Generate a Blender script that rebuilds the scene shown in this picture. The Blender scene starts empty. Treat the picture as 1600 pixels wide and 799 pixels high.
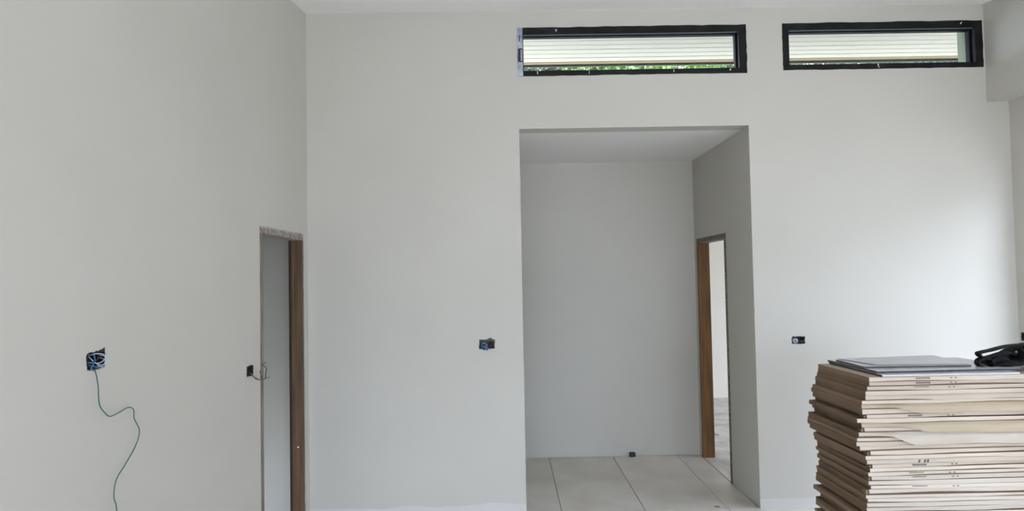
import bpy, bmesh, math, random
from mathutils import Vector, Matrix, noise

random.seed(7)
S = bpy.context.scene
COL = S.collection

# ------------------------------------------------------------------ camera
cam_d = bpy.data.cameras.new('camera')
cam_d.sensor_fit = 'HORIZONTAL'
cam_d.sensor_width = 36.0
cam_d.lens = 1060.6 / 1600 * 36.0
cam_d.clip_start = 0.05
cam = bpy.data.objects.new('camera', cam_d)
COL.objects.link(cam)
cam.matrix_world = (Matrix.Translation((0, 0, 1.68)) @ Matrix.Rotation(-0.00962, 4, 'Z')
                    @ Matrix.Rotation(math.pi / 2 + 0.03459, 4, 'X') @ Matrix.Rotation(-0.01867, 4, 'Z'))
S.camera = cam

# ------------------------------------------------------------------ sky and exposure
W = bpy.data.worlds.new('overcast_sky')
S.world = W
W.use_nodes = True
wn = W.node_tree
wn.nodes.clear()
wo = wn.nodes.new('ShaderNodeOutputWorld')
wb = wn.nodes.new('ShaderNodeBackground')
tc = wn.nodes.new('ShaderNodeTexCoord')
sx = wn.nodes.new('ShaderNodeSeparateXYZ')
rp = wn.nodes.new('ShaderNodeValToRGB')
rp.color_ramp.elements[0].position = 0.0
rp.color_ramp.elements[0].color = (0.60, 0.70, 0.86, 1)
rp.color_ramp.elements[1].position = 1.0
rp.color_ramp.elements[1].color = (1.06, 1.21, 1.47, 1)
wn.links.new(tc.outputs['Generated'], sx.inputs[0])
wn.links.new(sx.outputs['Z'], rp.inputs[0])
wn.links.new(rp.outputs[0], wb.inputs[0])
wb.inputs[1].default_value = 3.0
wn.links.new(wb.outputs[0], wo.inputs[0])

vs = S.view_settings
vs.view_transform = 'Standard'
vs.look = 'None'
vs.gamma = 1.0
vs.use_curve_mapping = False
vs.exposure = 1.74
try:
    S.cycles.use_denoising = True
    S.cycles.max_bounces = 14
    S.cycles.diffuse_bounces = 9
    S.cycles.transparent_max_bounces = 12
    S.cycles.sample_clamp_indirect = 8.0
except Exception:
    pass


def portal(name, loc, rot, sx_, sy_):
    d = bpy.data.lights.new(name, 'AREA')
    d.shape = 'RECTANGLE'
    d.size = sx_
    d.size_y = sy_
    d.cycles.is_portal = True
    o = bpy.data.objects.new(name, d)
    o.location = loc
    o.rotation_euler = rot
    COL.objects.link(o)


# ------------------------------------------------------------------ key dimensions (metres)
XL, XR, XB = -1.427, 3.717, 3.555          # left wall, right wall, bulkhead face
YB, YR = 4.911, -3.2                       # back wall face, wall behind the camera
A1, A2, YA, ZC = 0.117, 1.795, 6.42, 2.772  # alcove
WT = 0.15
ZR, SLOPE = 3.645, 0.125                   # ceiling height at the back wall, fall towards the camera
OPEN_R = (3.1, 4.62, 0.0, 2.42)            # wide opening in the right wall: y0 y1 z0 z1
OPEN_R2 = (-1.6, 2.1, 0.0, 2.42)            # second opening nearer the viewer, added to brighten the left wall
OPEN_F = (-1.3, 3.5, 0.0, 2.20)            # wide opening behind the camera: x0 x1 z0 z1
HP = math.pi / 2
portal('portal_right', (XR + 0.1, (OPEN_R[0] + OPEN_R[1]) / 2, OPEN_R[3] / 2), (0, HP, 0), OPEN_R[3], OPEN_R[1] - OPEN_R[0])
portal('portal_right_near', (XR + 0.1, (OPEN_R2[0] + OPEN_R2[1]) / 2, OPEN_R2[3] / 2), (0, HP, 0), OPEN_R2[3], OPEN_R2[1] - OPEN_R2[0])
portal('portal_rear', ((OPEN_F[0] + OPEN_F[1]) / 2, YR - 0.1, OPEN_F[3] / 2), (-HP, 0, 0), OPEN_F[1] - OPEN_F[0], OPEN_F[3])
portal('portal_room', (6.15, 7.7, 1.35), (0, HP, 0), 0.9, 1.0)


def ceil_z(y):
    return ZR - SLOPE * (YB - y)


# ------------------------------------------------------------------ materials
def mat(name, col, rough=0.6, metal=0.0, spec=0.5):
    m = bpy.data.materials.new(name)
    m.use_nodes = True
    b = m.node_tree.nodes['Principled BSDF']
    b.inputs['Base Color'].default_value = (*col, 1)
    b.inputs['Roughness'].default_value = rough
    b.inputs['Metallic'].default_value = metal
    b.inputs['Specular IOR Level'].default_value = spec
    return m


def nodes(m):
    return m.node_tree.nodes, m.node_tree.links, m.node_tree.nodes['Principled BSDF']


def noisy(m, c0, c1, scale=(1, 1, 1), sc=5.0, detail=4, lo=0.3, hi=0.7, bump=0.0, bscale=None, space='Object'):
    n, l, b = nodes(m)
    t = n.new('ShaderNodeTexCoord')
    mp = n.new('ShaderNodeMapping')
    mp.inputs['Scale'].default_value = scale
    nz = n.new('ShaderNodeTexNoise')
    nz.inputs['Scale'].default_value = sc
    nz.inputs['Detail'].default_value = detail
    r = n.new('ShaderNodeValToRGB')
    r.color_ramp.elements[0].position = lo
    r.color_ramp.elements[0].color = (*c0, 1)
    r.color_ramp.elements[1].position = hi
    r.color_ramp.elements[1].color = (*c1, 1)
    l.new(t.outputs[space], mp.inputs[0])
    l.new(mp.outputs[0], nz.inputs[0])
    l.new(nz.outputs[0], r.inputs[0])
    l.new(r.outputs[0], b.inputs['Base Color'])
    if bump:
        nb = n.new('ShaderNodeTexNoise')
        nb.inputs['Scale'].default_value = bscale or sc * 4
        nb.inputs['Detail'].default_value = 3
        bp = n.new('ShaderNodeBump')
        bp.inputs['Strength'].default_value = bump
        bp.inputs['Distance'].default_value = 0.01
        l.new(mp.outputs[0], nb.inputs[0])
        l.new(nb.outputs[0], bp.inputs['Height'])
        l.new(bp.outputs[0], b.inputs['Normal'])
    return m, r


def vary(m, lo=0.86, hi=1.08):
    """each object with this material gets its own slightly different tone"""
    n, l, b = nodes(m)
    src = b.inputs['Base Color'].links[0].from_socket
    oi = n.new('ShaderNodeObjectInfo')
    mr = n.new('ShaderNodeMapRange')
    mr.inputs['To Min'].default_value = lo
    mr.inputs['To Max'].default_value = hi
    l.new(oi.outputs['Random'], mr.inputs['Value'])
    vm = n.new('ShaderNodeVectorMath')
    vm.operation = 'SCALE'
    l.new(src, vm.inputs[0])
    l.new(mr.outputs[0], vm.inputs['Scale'])
    l.new(vm.outputs[0], b.inputs['Base Color'])
    return m


M = {}
PAINT0, PAINT1 = (0.535, 0.515, 0.470), (0.560, 0.540, 0.495)
M['paint'] = noisy(mat('wall_paint', PAINT0, 0.55, spec=0.3), PAINT0, PAINT1, sc=1.3, bump=0.04, bscale=55)[0]


def back_paint():
    """grey paint that stops a hand above the floor: the strip behind the future skirting is still primed white"""
    m = noisy(mat('wall_paint_with_primed_foot', PAINT0, 0.55, spec=0.3), PAINT0, PAINT1, sc=1.3, bump=0.04, bscale=55)[0]
    n, l, b = nodes(m)
    src = b.inputs['Base Color'].links[0].from_socket
    t = n.new('ShaderNodeTexCoord')
    sp = n.new('ShaderNodeSeparateXYZ')
    l.new(t.outputs['Object'], sp.inputs[0])
    nz = n.new('ShaderNodeTexNoise')
    nz.inputs['Scale'].default_value = 4.0
    l.new(t.outputs['Object'], nz.inputs[0])
    ma = n.new('ShaderNodeMath')
    ma.operation = 'MULTIPLY_ADD'
    ma.inputs[1].default_value = 0.06
    l.new(nz.outputs[0], ma.inputs[0])
    l.new(sp.outputs['Z'], ma.inputs[2])
    lt = n.new('ShaderNodeMath')
    lt.operation = 'LESS_THAN'
    lt.inputs[1].default_value = 0.098
    l.new(ma.outputs[0], lt.inputs[0])
    mx = n.new('ShaderNodeMix')
    mx.data_type = 'RGBA'
    fy = n.new('ShaderNodeMath')
    fy.operation = 'LESS_THAN'                       # only the face towards the room
    fy.inputs[1].default_value = YB + 0.01
    l.new(sp.outputs['Y'], fy.inputs[0])
    both = n.new('ShaderNodeMath')
    both.operation = 'MULTIPLY'
    l.new(lt.outputs[0], both.inputs[0])
    l.new(fy.outputs[0], both.inputs[1])
    l.new(both.outputs[0], mx.inputs['Factor'])
    l.new(src, mx.inputs['A'])
    mx.inputs['B'].default_value = (0.61, 0.60, 0.58, 1)
    l.new(mx.outputs['Result'], b.inputs['Base Color'])
    return m


M['paint_back'] = back_paint()
M['ceiling'] = noisy(mat('ceiling_paint', (0.78, 0.78, 0.77), 0.8, spec=0.2), (0.85, 0.845, 0.83), (0.87, 0.865, 0.85), sc=1.0)[0]
M['white_wall'] = noisy(mat('white_paint', (0.8, 0.79, 0.76), 0.7, spec=0.2), (0.82, 0.78, 0.71), (0.85, 0.81, 0.74), sc=1.0)[0]
M['tile'] = noisy(mat('floor_tile', (0.5, 0.47, 0.43), 0.38, spec=0.4), (0.52, 0.48, 0.43), (0.65, 0.61, 0.56), sc=2.2, detail=8, lo=0.3, hi=0.62)[0]
M['grout'] = mat('floor_screed', (0.16, 0.145, 0.13), 0.9)
M['concrete'] = noisy(mat('concrete', (0.5, 0.49, 0.47), 0.85), (0.46, 0.445, 0.42), (0.68, 0.66, 0.63), sc=5, detail=8, lo=0.32, hi=0.62, bump=0.2)[0]
M['wood'] = noisy(mat('brown_timber', (0.16, 0.08, 0.03), 0.5), (0.09, 0.039, 0.009), (0.22, 0.096, 0.024), scale=(14, 14, 0.8), sc=3.0, detail=6, bump=0.1)[0]
M['wood_left'] = noisy(mat('weathered_timber', (0.1, 0.05, 0.02), 0.6), (0.066, 0.035, 0.016), (0.155, 0.083, 0.037), scale=(14, 14, 0.8), sc=3.0, detail=6, bump=0.1)[0]
M['wood_dark'] = noisy(mat('dark_timber', (0.03, 0.02, 0.012), 0.7), (0.022, 0.015, 0.010), (0.05, 0.034, 0.022), scale=(14, 14, 0.8), sc=3.0)[0]
M['wood_grey'] = noisy(mat('plaster_stained_timber', (0.2, 0.16, 0.13), 0.8), (0.15, 0.11, 0.085), (0.27, 0.23, 0.20), scale=(8, 8, 1.5), sc=4.0, detail=5)[0]
M['wood_plaster'] = noisy(mat('timber_with_plaster', (0.4, 0.36, 0.32), 0.8), (0.20, 0.155, 0.13), (0.34, 0.30, 0.27), scale=(3, 3, 9), sc=6.0, detail=5, lo=0.38, hi=0.58, bump=0.3)[0]
M['wood_dusty'] = noisy(mat('dusty_timber', (0.2, 0.16, 0.12), 0.8), (0.10, 0.08, 0.06), (0.22, 0.19, 0.16), scale=(3, 3, 9), sc=6.0, detail=5, lo=0.38, hi=0.58)[0]
M['black_frame'] = noisy(mat('black_aluminium', (0.012, 0.012, 0.014), 0.5, spec=0.25), (0.005, 0.005, 0.006), (0.016, 0.016, 0.018), sc=9, detail=5, lo=0.45, hi=0.75)[0]
M['grey_line'] = mat('grey_gasket', (0.075, 0.09, 0.10), 0.5)
M['film'] = noisy(mat('protective_film', (0.33, 0.37, 0.45), 0.35), (0.24, 0.28, 0.36), (0.52, 0.56, 0.64), sc=14, lo=0.4, hi=0.6)[0]
M['navy'] = mat('navy_print', (0.012, 0.02, 0.06), 0.4)
M['white_speck'] = mat('white_paint_speck', (0.75, 0.75, 0.75), 0.6)
M['reveal'] = noisy(mat('pale_green_plaster', (0.36, 0.44, 0.36), 0.8), (0.35, 0.39, 0.28), (0.41, 0.45, 0.34), sc=8)[0]
M['soffit'] = noisy(mat('cream_boards', (0.78, 0.77, 0.62), 0.6), (0.70, 0.66, 0.53), (0.76, 0.72, 0.58), scale=(0.5, 6, 6), sc=4)[0]
M['tan'] = mat('tan_batten', (0.42, 0.32, 0.16), 0.7)
M['gutter'] = mat('dark_gutter', (0.03, 0.025, 0.018), 0.6)
M['roofing'] = mat('pale_roofing', (0.29, 0.28, 0.26), 0.7)
M['terrace'] = noisy(mat('terrace_concrete', (0.4, 0.4, 0.38), 0.9), (0.52, 0.485, 0.42), (0.60, 0.565, 0.50), sc=0.7)[0]
M['sky_block'] = mat('sky_block_grey', (0.30, 0.29, 0.27), 0.9)
M['darkener'] = noisy(mat('added_dark_ground', (0.15, 0.13, 0.10), 0.95), (0.12, 0.10, 0.075), (0.18, 0.155, 0.12), sc=3)[0]
M['leaf'] = noisy(mat('bright_leaf', (0.16, 0.36, 0.06), 0.5), (0.03, 0.11, 0.016), (0.25, 0.40, 0.085), sc=3.2, detail=2, lo=0.35, hi=0.65)[0]
M['leaf_dark'] = noisy(mat('dark_leaf', (0.04, 0.1, 0.06), 0.5), (0.018, 0.055, 0.035), (0.20, 0.24, 0.13), sc=3.2, detail=2, lo=0.40, hi=0.75)[0]
M['bark'] = noisy(mat('bark', (0.12, 0.09, 0.06), 0.9), (0.08, 0.06, 0.04), (0.16, 0.12, 0.09), sc=12)[0]
M['plastic_black'] = mat('black_plastic', (0.012, 0.012, 0.014), 0.45)
M['plaster'] = noisy(mat('chipped_plaster', (0.42, 0.42, 0.42), 0.9), (0.30, 0.30, 0.30), (0.55, 0.55, 0.55), sc=40)[0]
M['wire_green'] = mat('green_insulation', (0.02, 0.115, 0.085), 0.35)
M['wire_blue'] = mat('blue_insulation', (0.03, 0.12, 0.26), 0.35)
M['wire_pale'] = mat('pale_insulation', (0.50, 0.58, 0.68), 0.35)
M['wire_black'] = mat('black_insulation', (0.012, 0.011, 0.012), 0.4)
M['wire_brown'] = mat('brown_insulation', (0.07, 0.035, 0.02), 0.4)
M['wire_grey'] = mat('grey_insulation', (0.16, 0.14, 0.14), 0.4)
M['card'] = noisy(mat('shaded_kraft_cardboard', (0.46, 0.36, 0.26), 0.85, spec=0.15), (0.165, 0.112, 0.074), (0.215, 0.148, 0.10), scale=(1.0, 1.0, 6), sc=3.0, detail=5)[0]  # kraft brown, darkened further to carry the shade on the carton sides
M['card_pale'] = noisy(mat('pale_cardboard', (0.56, 0.47, 0.38), 0.8, spec=0.2), (0.42, 0.345, 0.275), (0.53, 0.46, 0.385), scale=(1.2, 1.0, 10), sc=2.5, detail=5)[0]
M['card_tan'] = noisy(mat('tan_cardboard', (0.45, 0.36, 0.25), 0.8, spec=0.2), (0.36, 0.285, 0.20), (0.42, 0.345, 0.255), scale=(1.2, 1.0, 10), sc=2.5)[0]
M['card_white'] = noisy(mat('whitish_cardboard', (0.66, 0.60, 0.53), 0.75, spec=0.25), (0.44, 0.375, 0.31), (0.53, 0.47, 0.405), scale=(1.2, 1.0, 10), sc=2.5, detail=5)[0]
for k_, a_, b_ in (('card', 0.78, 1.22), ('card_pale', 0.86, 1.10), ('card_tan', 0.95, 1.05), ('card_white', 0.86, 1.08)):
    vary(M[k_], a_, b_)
M['ink'] = mat('black_ink', (0.10, 0.085, 0.08), 0.8)
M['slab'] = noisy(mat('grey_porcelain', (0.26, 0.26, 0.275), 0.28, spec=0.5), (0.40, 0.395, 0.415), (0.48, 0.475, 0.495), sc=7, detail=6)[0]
M['slab_edge'] = mat('shaded_porcelain_edge', (0.05, 0.049, 0.047), 0.7)  # dark edge colour carries the shade on the slabs' unlit sides
M['nylon'] = noisy(mat('black_nylon', (0.008, 0.008, 0.009), 0.7, spec=0.12), (0.005, 0.005, 0.006), (0.014, 0.014, 0.015), sc=30, bump=0.2, bscale=160)[0]
M['buckle'] = mat('bronze_buckle', (0.16, 0.09, 0.04), 0.35, metal=0.6)


def glass_mat():
    m = bpy.data.materials.new('clear_glass')
    m.use_nodes = True
    n, l = m.node_tree.nodes, m.node_tree.links
    n.clear()
    o = n.new('ShaderNodeOutputMaterial')
    t = n.new('ShaderNodeBsdfTransparent')
    t.inputs[0].default_value = (0.965, 0.97, 0.955, 1)
    g = n.new('ShaderNodeBsdfGlossy')
    g.inputs['Roughness'].default_value = 0.02
    f = n.new('ShaderNodeFresnel')
    f.inputs[0].default_value = 1.45
    x = n.new('ShaderNodeMixShader')
    l.new(f.outputs[0], x.inputs[0])
    l.new(t.outputs[0], x.inputs[1])
    l.new(g.outputs[0], x.inputs[2])
    l.new(x.outputs[0], o.inputs[0])
    return m


M['glass'] = glass_mat()


# ------------------------------------------------------------------ mesh helpers
class MB:
    def __init__(s):
        s.v, s.f = [], []

    def add(s, vs_, fs_):
        k = len(s.v)
        s.v += [tuple(p) for p in vs_]
        s.f += [tuple(i + k for i in f) for f in fs_]

    def box(s, a, b):
        x0, y0, z0 = a
        x1, y1, z1 = b
        s.add([(x0, y0, z0), (x1, y0, z0), (x1, y1, z0), (x0, y1, z0), (x0, y0, z1), (x1, y0, z1), (x1, y1, z1), (x0, y1, z1)],
              [(3, 2, 1, 0), (4, 5, 6, 7), (0, 1, 5, 4), (1, 2, 6, 5), (2, 3, 7, 6), (3, 0, 4, 7)])
        return s

    def tube(s, pts, r, n=6):
        pts = [Vector(p) for p in pts]
        up = Vector((0.31, 0.17, 0.93)).normalized()
        rings = []
        for i, p in enumerate(pts):
            d = (pts[min(i + 1, len(pts) - 1)] - pts[max(i - 1, 0)]).normalized()
            a = d.cross(up)
            if a.length < 1e-4:
                a = d.cross(Vector((1, 0, 0)))
            a.normalize()
            b = d.cross(a)
            up = a.cross(d)
            rings.append([p + r * (math.cos(2 * math.pi * k / n) * a + math.sin(2 * math.pi * k / n) * b) for k in range(n)])
        vs_ = [q for ring in rings for q in ring]
        fs_ = []
        for i in range(len(rings) - 1):
            for k in range(n):
                fs_.append((i * n + k, i * n + (k + 1) % n, (i + 1) * n + (k + 1) % n, (i + 1) * n + k))
        fs_.append(tuple(range(n))[::-1])
        fs_.append(tuple((len(rings) - 1) * n + k for k in range(n)))
        s.add(vs_, fs_)
        return s

    def ribbon(s, pts, w, t, wdir=(0, 1, 0)):
        """flat strap: W wide along WDIR, T thick"""
        pts = [Vector(p) for p in pts]
        wd = Vector(wdir).normalized()
        vs_, fs_ = [], []
        for i, p in enumerate(pts):
            d = (pts[min(i + 1, len(pts) - 1)] - pts[max(i - 1, 0)]).normalized()
            nrm = d.cross(wd)
            nrm = nrm.normalized() if nrm.length > 1e-5 else Vector((0, 0, 1))
            for a, b in ((-1, -1), (1, -1), (1, 1), (-1, 1)):
                vs_.append(p + wd * (a * w / 2) + nrm * (b * t / 2))
        for i in range(len(pts) - 1):
            for k in range(4):
                fs_.append((i * 4 + k, i * 4 + (k + 1) % 4, (i + 1) * 4 + (k + 1) % 4, (i + 1) * 4 + k))
        fs_.append((3, 2, 1, 0))
        e = (len(pts) - 1) * 4
        fs_.append((e, e + 1, e + 2, e + 3))
        s.add(vs_, fs_)
        return s

    def mesh(s, name, m):
        me = bpy.data.meshes.new(name)
        me.from_pydata(s.v, [], s.f)
        me.materials.append(m)
        bm = bmesh.new()
        bm.from_mesh(me)
        bmesh.ops.recalc_face_normals(bm, faces=bm.faces)
        bm.to_mesh(me)
        bm.free()
        return me

    def build(s, name, m, parent=None, smooth=False):
        me = s.mesh(name, m)
        if smooth:
            for p in me.polygons:
                p.use_smooth = True
        return link(name, me, parent)


def link(name, data, parent=None):
    o = bpy.data.objects.new(name, data)
    COL.objects.link(o)
    if parent:
        o.parent = parent
    return o


def tag(o, label, cat, kind=None, group=None):
    o['label'] = label
    o['category'] = cat
    if kind:
        o['kind'] = kind
    if group:
        o['group'] = group
    return o


def thing(name, loc, label, cat, kind=None, group=None):
    o = link(name, None)
    o.location = loc
    return tag(o, label, cat, kind, group)


def bevel(o, w, seg=2):
    md = o.modifiers.new('bevel', 'BEVEL')
    md.width = w
    md.segments = seg
    md.limit_method = 'ANGLE'
    return o


def spline(pts, n=6):
    """Catmull-Rom through the points"""
    P = [Vector(p) for p in pts]
    P = [2 * P[0] - P[1]] + P + [2 * P[-1] - P[-2]]
    out = []
    for i in range(1, len(P) - 2):
        for k in range(n):
            t = k / n
            a, b, c, d = P[i - 1], P[i], P[i + 1], P[i + 2]
            out.append(0.5 * ((2 * b) + (c - a) * t + (2 * a - 5 * b + 4 * c - d) * t * t + (3 * b - a - 3 * c + d) * t ** 3))
    out.append(P[-2])
    return out


def wall(name, axis, face, thick, u0, u1, z0, z1, holes, m, label, kind='structure'):
    """wall slab; AXIS 'x' = lies in a plane x=FACE (u is y), 'y' = plane y=FACE (u is x); HOLES are (u0,u1,z0,z1)"""
    us = sorted({u0, u1, *[min(max(h[i], u0), u1) for h in holes for i in (0, 1)]})
    zs = sorted({z0, z1, *[min(max(h[i], z0), z1) for h in holes for i in (2, 3)]})
    solid = {}
    for i in range(len(us) - 1):
        for j in range(len(zs) - 1):
            uc, zc = (us[i] + us[i + 1]) / 2, (zs[j] + zs[j + 1]) / 2
            solid[i, j] = not any(h[0] < uc < h[1] and h[2] < zc < h[3] for h in holes)
    idx, vs_, fs_ = {}, [], []

    def V(i, j, s):
        if (i, j, s) not in idx:
            w = face + s * thick
            idx[i, j, s] = len(vs_)
            vs_.append((w, us[i], zs[j]) if axis == 'x' else (us[i], w, zs[j]))
        return idx[i, j, s]
    for (i, j), on in solid.items():
        if not on:
            continue
        fs_.append((V(i, j, 0), V(i + 1, j, 0), V(i + 1, j + 1, 0), V(i, j + 1, 0)))
        fs_.append((V(i, j + 1, 1), V(i + 1, j + 1, 1), V(i + 1, j, 1), V(i, j, 1)))
        for di, dj, a, b in ((-1, 0, (i, j), (i, j + 1)), (1, 0, (i + 1, j + 1), (i + 1, j)), (0, -1, (i + 1, j), (i, j)), (0, 1, (i, j + 1), (i + 1, j + 1))):
            if not solid.get((i + di, j + dj), False):
                fs_.append((V(*a, 0), V(*b, 0), V(*b, 1), V(*a, 1)))
    b = MB()
    b.add(vs_, fs_)
    return tag(b.build(name, m), label, 'wall', kind)


# ------------------------------------------------------------------ the setting: main room
LT = 0.085
D1 = (3.9525, 4.789, 0.0, 2.0174)          # left door opening (y, z)
D2 = (5.5015, 6.3346, 0.0, 2.0219)         # alcove door opening (y, z)
W1 = (0.117, 1.796, 3.161, 3.517)          # clerestory windows (x, z)
W2 = (2.063, 3.541, 3.175, 3.521)
BOX_A = (2.330, 2.425, 1.397, 1.452)       # flush boxes
BOX_B = (3.750, 3.838, 1.174, 1.225)
BOX_C = (-0.198, -0.092, 1.183, 1.244)
BOX_D = (2.064, 2.152, 1.175, 1.2235)
BOX_E = (4.790, 4.886, 1.170, 1.225)

wall('wall_left', 'x', XL, -LT, YR, YB, -0.05, 3.9, [D1, BOX_A, BOX_B], M['paint'], 'grey painted left wall with a timber framed doorway')
wall('wall_back', 'y', YB, WT, XL - LT, XR, -0.05, 3.9, [(A1, A2, -0.05, ZC), W1, W2, BOX_C, BOX_D], M['paint_back'],
     'tall grey back wall with an alcove and two high windows')
wall('wall_right', 'x', XR, WT, YR, YB + WT, -0.05, 3.9, [OPEN_R, OPEN_R2, BOX_E], M['paint'], 'grey right wall below the bulkhead')
wall('wall_front', 'y', YR, -WT, XL - LT, XR + WT, -0.05, 3.9, [OPEN_F], M['paint'], 'grey wall behind the viewer with a wide opening')

cb = MB()
x0, x1, y0, y1 = XL - 0.4, XR + 0.7, YR - 0.4, YB + 0.02
cb.add([(x0, y0, ceil_z(y0)), (x1, y0, ceil_z(y0)), (x1, y1, ceil_z(y1)), (x0, y1, ceil_z(y1)),
        (x0, y0, ceil_z(y0) + 0.2), (x1, y0, ceil_z(y0) + 0.2), (x1, y1, ceil_z(y1) + 0.2), (x0, y1, ceil_z(y1) + 0.2)],
       [(0, 1, 2, 3), (7, 6, 5, 4), (0, 4, 5, 1), (1, 5, 6, 2), (2, 6, 7, 3), (3, 7, 4, 0)])
tag(cb.build('ceiling', M['ceiling']), 'white sloping ceiling of the main room', 'ceiling', 'structure')

bk = MB()
bk.box((XB, YR, 2.918), (XR, YB, 3.9))
tag(bk.build('trim_1', M['paint']), 'grey boxed bulkhead along the top of the right wall', 'bulkhead', 'structure')

# floor: screed with tiles laid on it
fb = MB()
fb.box((XL - LT, YR - WT, -0.06), (XR + WT, YB + WT, -0.011))
fb.box((-1.45, YB + WT, -0.06), (A2 + 0.06, YA + 0.1, -0.011))
floor = tag(fb.build('floor', M['grout']), 'pale tiled floor of the room and the alcove', 'floor', 'structure')
G = 0.0022
tile_cache = {}


def tile(xa, xb, ya, yb):
    key = (round(xb - xa, 4), round(yb - ya, 4))
    if key not in tile_cache:
        b = MB()
        w, d = key[0] / 2 - G, key[1] / 2 - G
        b.box((-w, -d, -0.0105), (w, d, 0.0))
        tile_cache[key] = b.mesh('tile', M['tile'])
    o = link('tile', tile_cache[key], floor)
    o.location = ((xa + xb) / 2, (ya + yb) / 2, random.uniform(-0.0004, 0.0004))


TX = [XL + 0.002] + [0.372 + 0.5985 * k for k in range(-2, 6)] + [XR - 0.002]
TX = [x for x in TX if XL < x < XR]
for a, b in zip(TX, TX[1:]):                     # main room, rows run back from the alcove mouth
    yb = 4.93
    while yb > YR:
        ya = max(yb - 1.2, YR + 0.002)
        tile(a, b, ya, yb)
        yb -= 1.2
ax = [-1.28, -0.826, -0.2265, 0.372, 0.9705, 1.567, A2 - 0.006]
for a, b in zip(ax, ax[1:]):                     # alcove
    tile(a, b, 4.93, YA - 0.012)
tile(A2 + 0.002, A2 + 0.055, D2[0] + 0.042, D2[1] - 0.042)

# alcove
wall('wall_alcove_back', 'y', YA, 0.1, -1.4, A2 + 0.1, -0.05, 3.0, [], M['paint'], 'grey back wall of the alcove')
wall('wall_alcove_right', 'x', A2, 0.1, YB + WT, YA, -0.05, 3.0, [D2], M['paint'], 'grey right side wall of the alcove with a doorway')
wall('wall_alcove_left', 'x', -1.3, -0.1, YB + WT, YA, -0.05, 3.0, [], M['paint'], 'grey left end wall of the passage behind the back wall')
# the alcove side of the back wall's opening is its own thickness, so only the ceiling is missing
ab = MB()
ab.box((-1.4, YB + WT, ZC), (A2, YA + 0.1, ZC + 0.1))
tag(ab.build('ceiling_alcove', M['ceiling']), 'white flat ceiling of the alcove', 'ceiling', 'structure')

# room beyond the alcove door: bare concrete floor, white walls, its own daylight
wall('wall_room_far', 'y', 9.42, 0.1, A2 + 0.1, 6.2, -0.1, 3.0, [], M['white_wall'], 'white far wall seen through the alcove doorway')
wall('wall_room_side', 'x', 6.1, 0.1, YB + WT, 9.42, -0.1, 3.0, [(7.0, 8.6, 0.4, 1.95)], M['white_wall'], 'white side wall of the room behind the alcove door')
wall('wall_room_left', 'x', A2 + 0.1, -0.1, YA + 0.1, 9.52, -0.1, 3.0, [], M['white_wall'], 'white near side wall of the room behind the alcove door')
rb = MB()
rb.box((A2 + 0.055, YB + WT, -0.08), (6.2, 9.5, -0.014))
tag(rb.build('floor_room', M['concrete']), 'bare mottled concrete floor seen through the alcove doorway', 'floor', 'structure')
rb = MB()
rb.box((A2 + 0.1, YB + WT, 2.85), (6.2, 9.52, 2.95))
tag(rb.build('ceiling_room', M['ceiling']), 'white ceiling of the room behind the alcove door', 'ceiling', 'structure')

# room beyond the left door
wall('wall_side_room_back', 'y', 4.985, 0.07, -2.7, XL - LT, -0.05, 3.0, [], M['paint'], 'grey wall seen through the left doorway')
wall('wall_side_room_left', 'x', -2.7, -0.1, 1.5, 5.05, -0.05, 3.0, [(4.0, 4.85, 0.05, 0.62)], M['paint'], 'grey far wall of the room behind the left doorway')  # low opening added to light the wall seen through the left doorway
wall('wall_side_room_front', 'y', 1.6, -0.1, -2.7, XL - LT, -0.05, 3.0, [], M['paint'], 'grey near wall of the room behind the left doorway')
sb = MB()
sb.box((-2.8, 1.5, -0.06), (XL - LT, 5.06, 0.0))
tag(sb.build('floor_side_room', M['concrete']), 'concrete floor of the room behind the left doorway', 'floor', 'structure')
sb = MB()
sb.box((-2.8, 1.5, 2.7), (XL - LT, 5.06, 2.8))
tag(sb.build('ceiling_side_room', M['ceiling']), 'white ceiling of the room behind the left doorway', 'ceiling', 'structure')

# ------------------------------------------------------------------ outdoors
gb = MB()
gb.box((-40, -40, -0.4), (40, 45, -0.12))
tag(gb.build('ground', M['terrace']), 'pale paved ground outside the house', 'ground', 'structure')
sg = MB()
sg.box((3.95, 1.5, -0.13), (9.7, 12.0, -0.06))  # dark unseen ground, added to cut light bouncing up through the opening
tag(sg.build('ground_darkener', M['darkener']), 'unseen ground soil beside the house', 'ground', 'structure')
nb = MB()
nb.box((9.7, -14, -0.3), (10.0, 22, 4.4))  # unseen obstruction put in to cut the low sky light
tag(nb.build('wall_sky_block', M['sky_block']), 'tall grey wall added out of view to block low sky light', 'wall', 'structure')
lb = MB()
lb.box((-4.2, YB + WT, 3.02), (6.4, 9.8, 3.08))
tag(lb.build('roof', M['roofing']), 'low pale roof over the rear rooms below the high windows', 'roof', 'structure')

ZS = 3.75
eave = thing('eave_soffit', (0, 5.75, ZS), 'cream boarded eave soffit outside the two high windows', 'eave', 'structure')
bw = 0.1145
GAP = 0.012
bd = MB()
bd.box((-3.0, -(bw - GAP) / 2, 0), (3.9, (bw - GAP) / 2, 0.014))
bme = bd.mesh('soffit_board', M['soffit'])
for k in range(12):
    o = link('soffit_board', bme, eave)
    o.location = (2.2, 6.43 - bw * (k + 0.5) - 5.75, random.uniform(-0.001, 0.001))
pb = MB()
pb.box((-0.8, YB + WT - 5.75, 0.018), (6.1, 6.52 - 5.75, 0.05))
pb.build('soffit_backing', M['gutter'], eave)
pb = MB()
pb.box((-0.8, 6.432 - 5.75, -0.004), (6.1, 6.499 - 5.75, 0.018))
pb.build('edge_batten', M['tan'], eave)
pb = MB()
pb.box((-0.8, 6.500 - 5.75, -0.023), (6.1, 6.525 - 5.75, 0.018))
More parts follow.
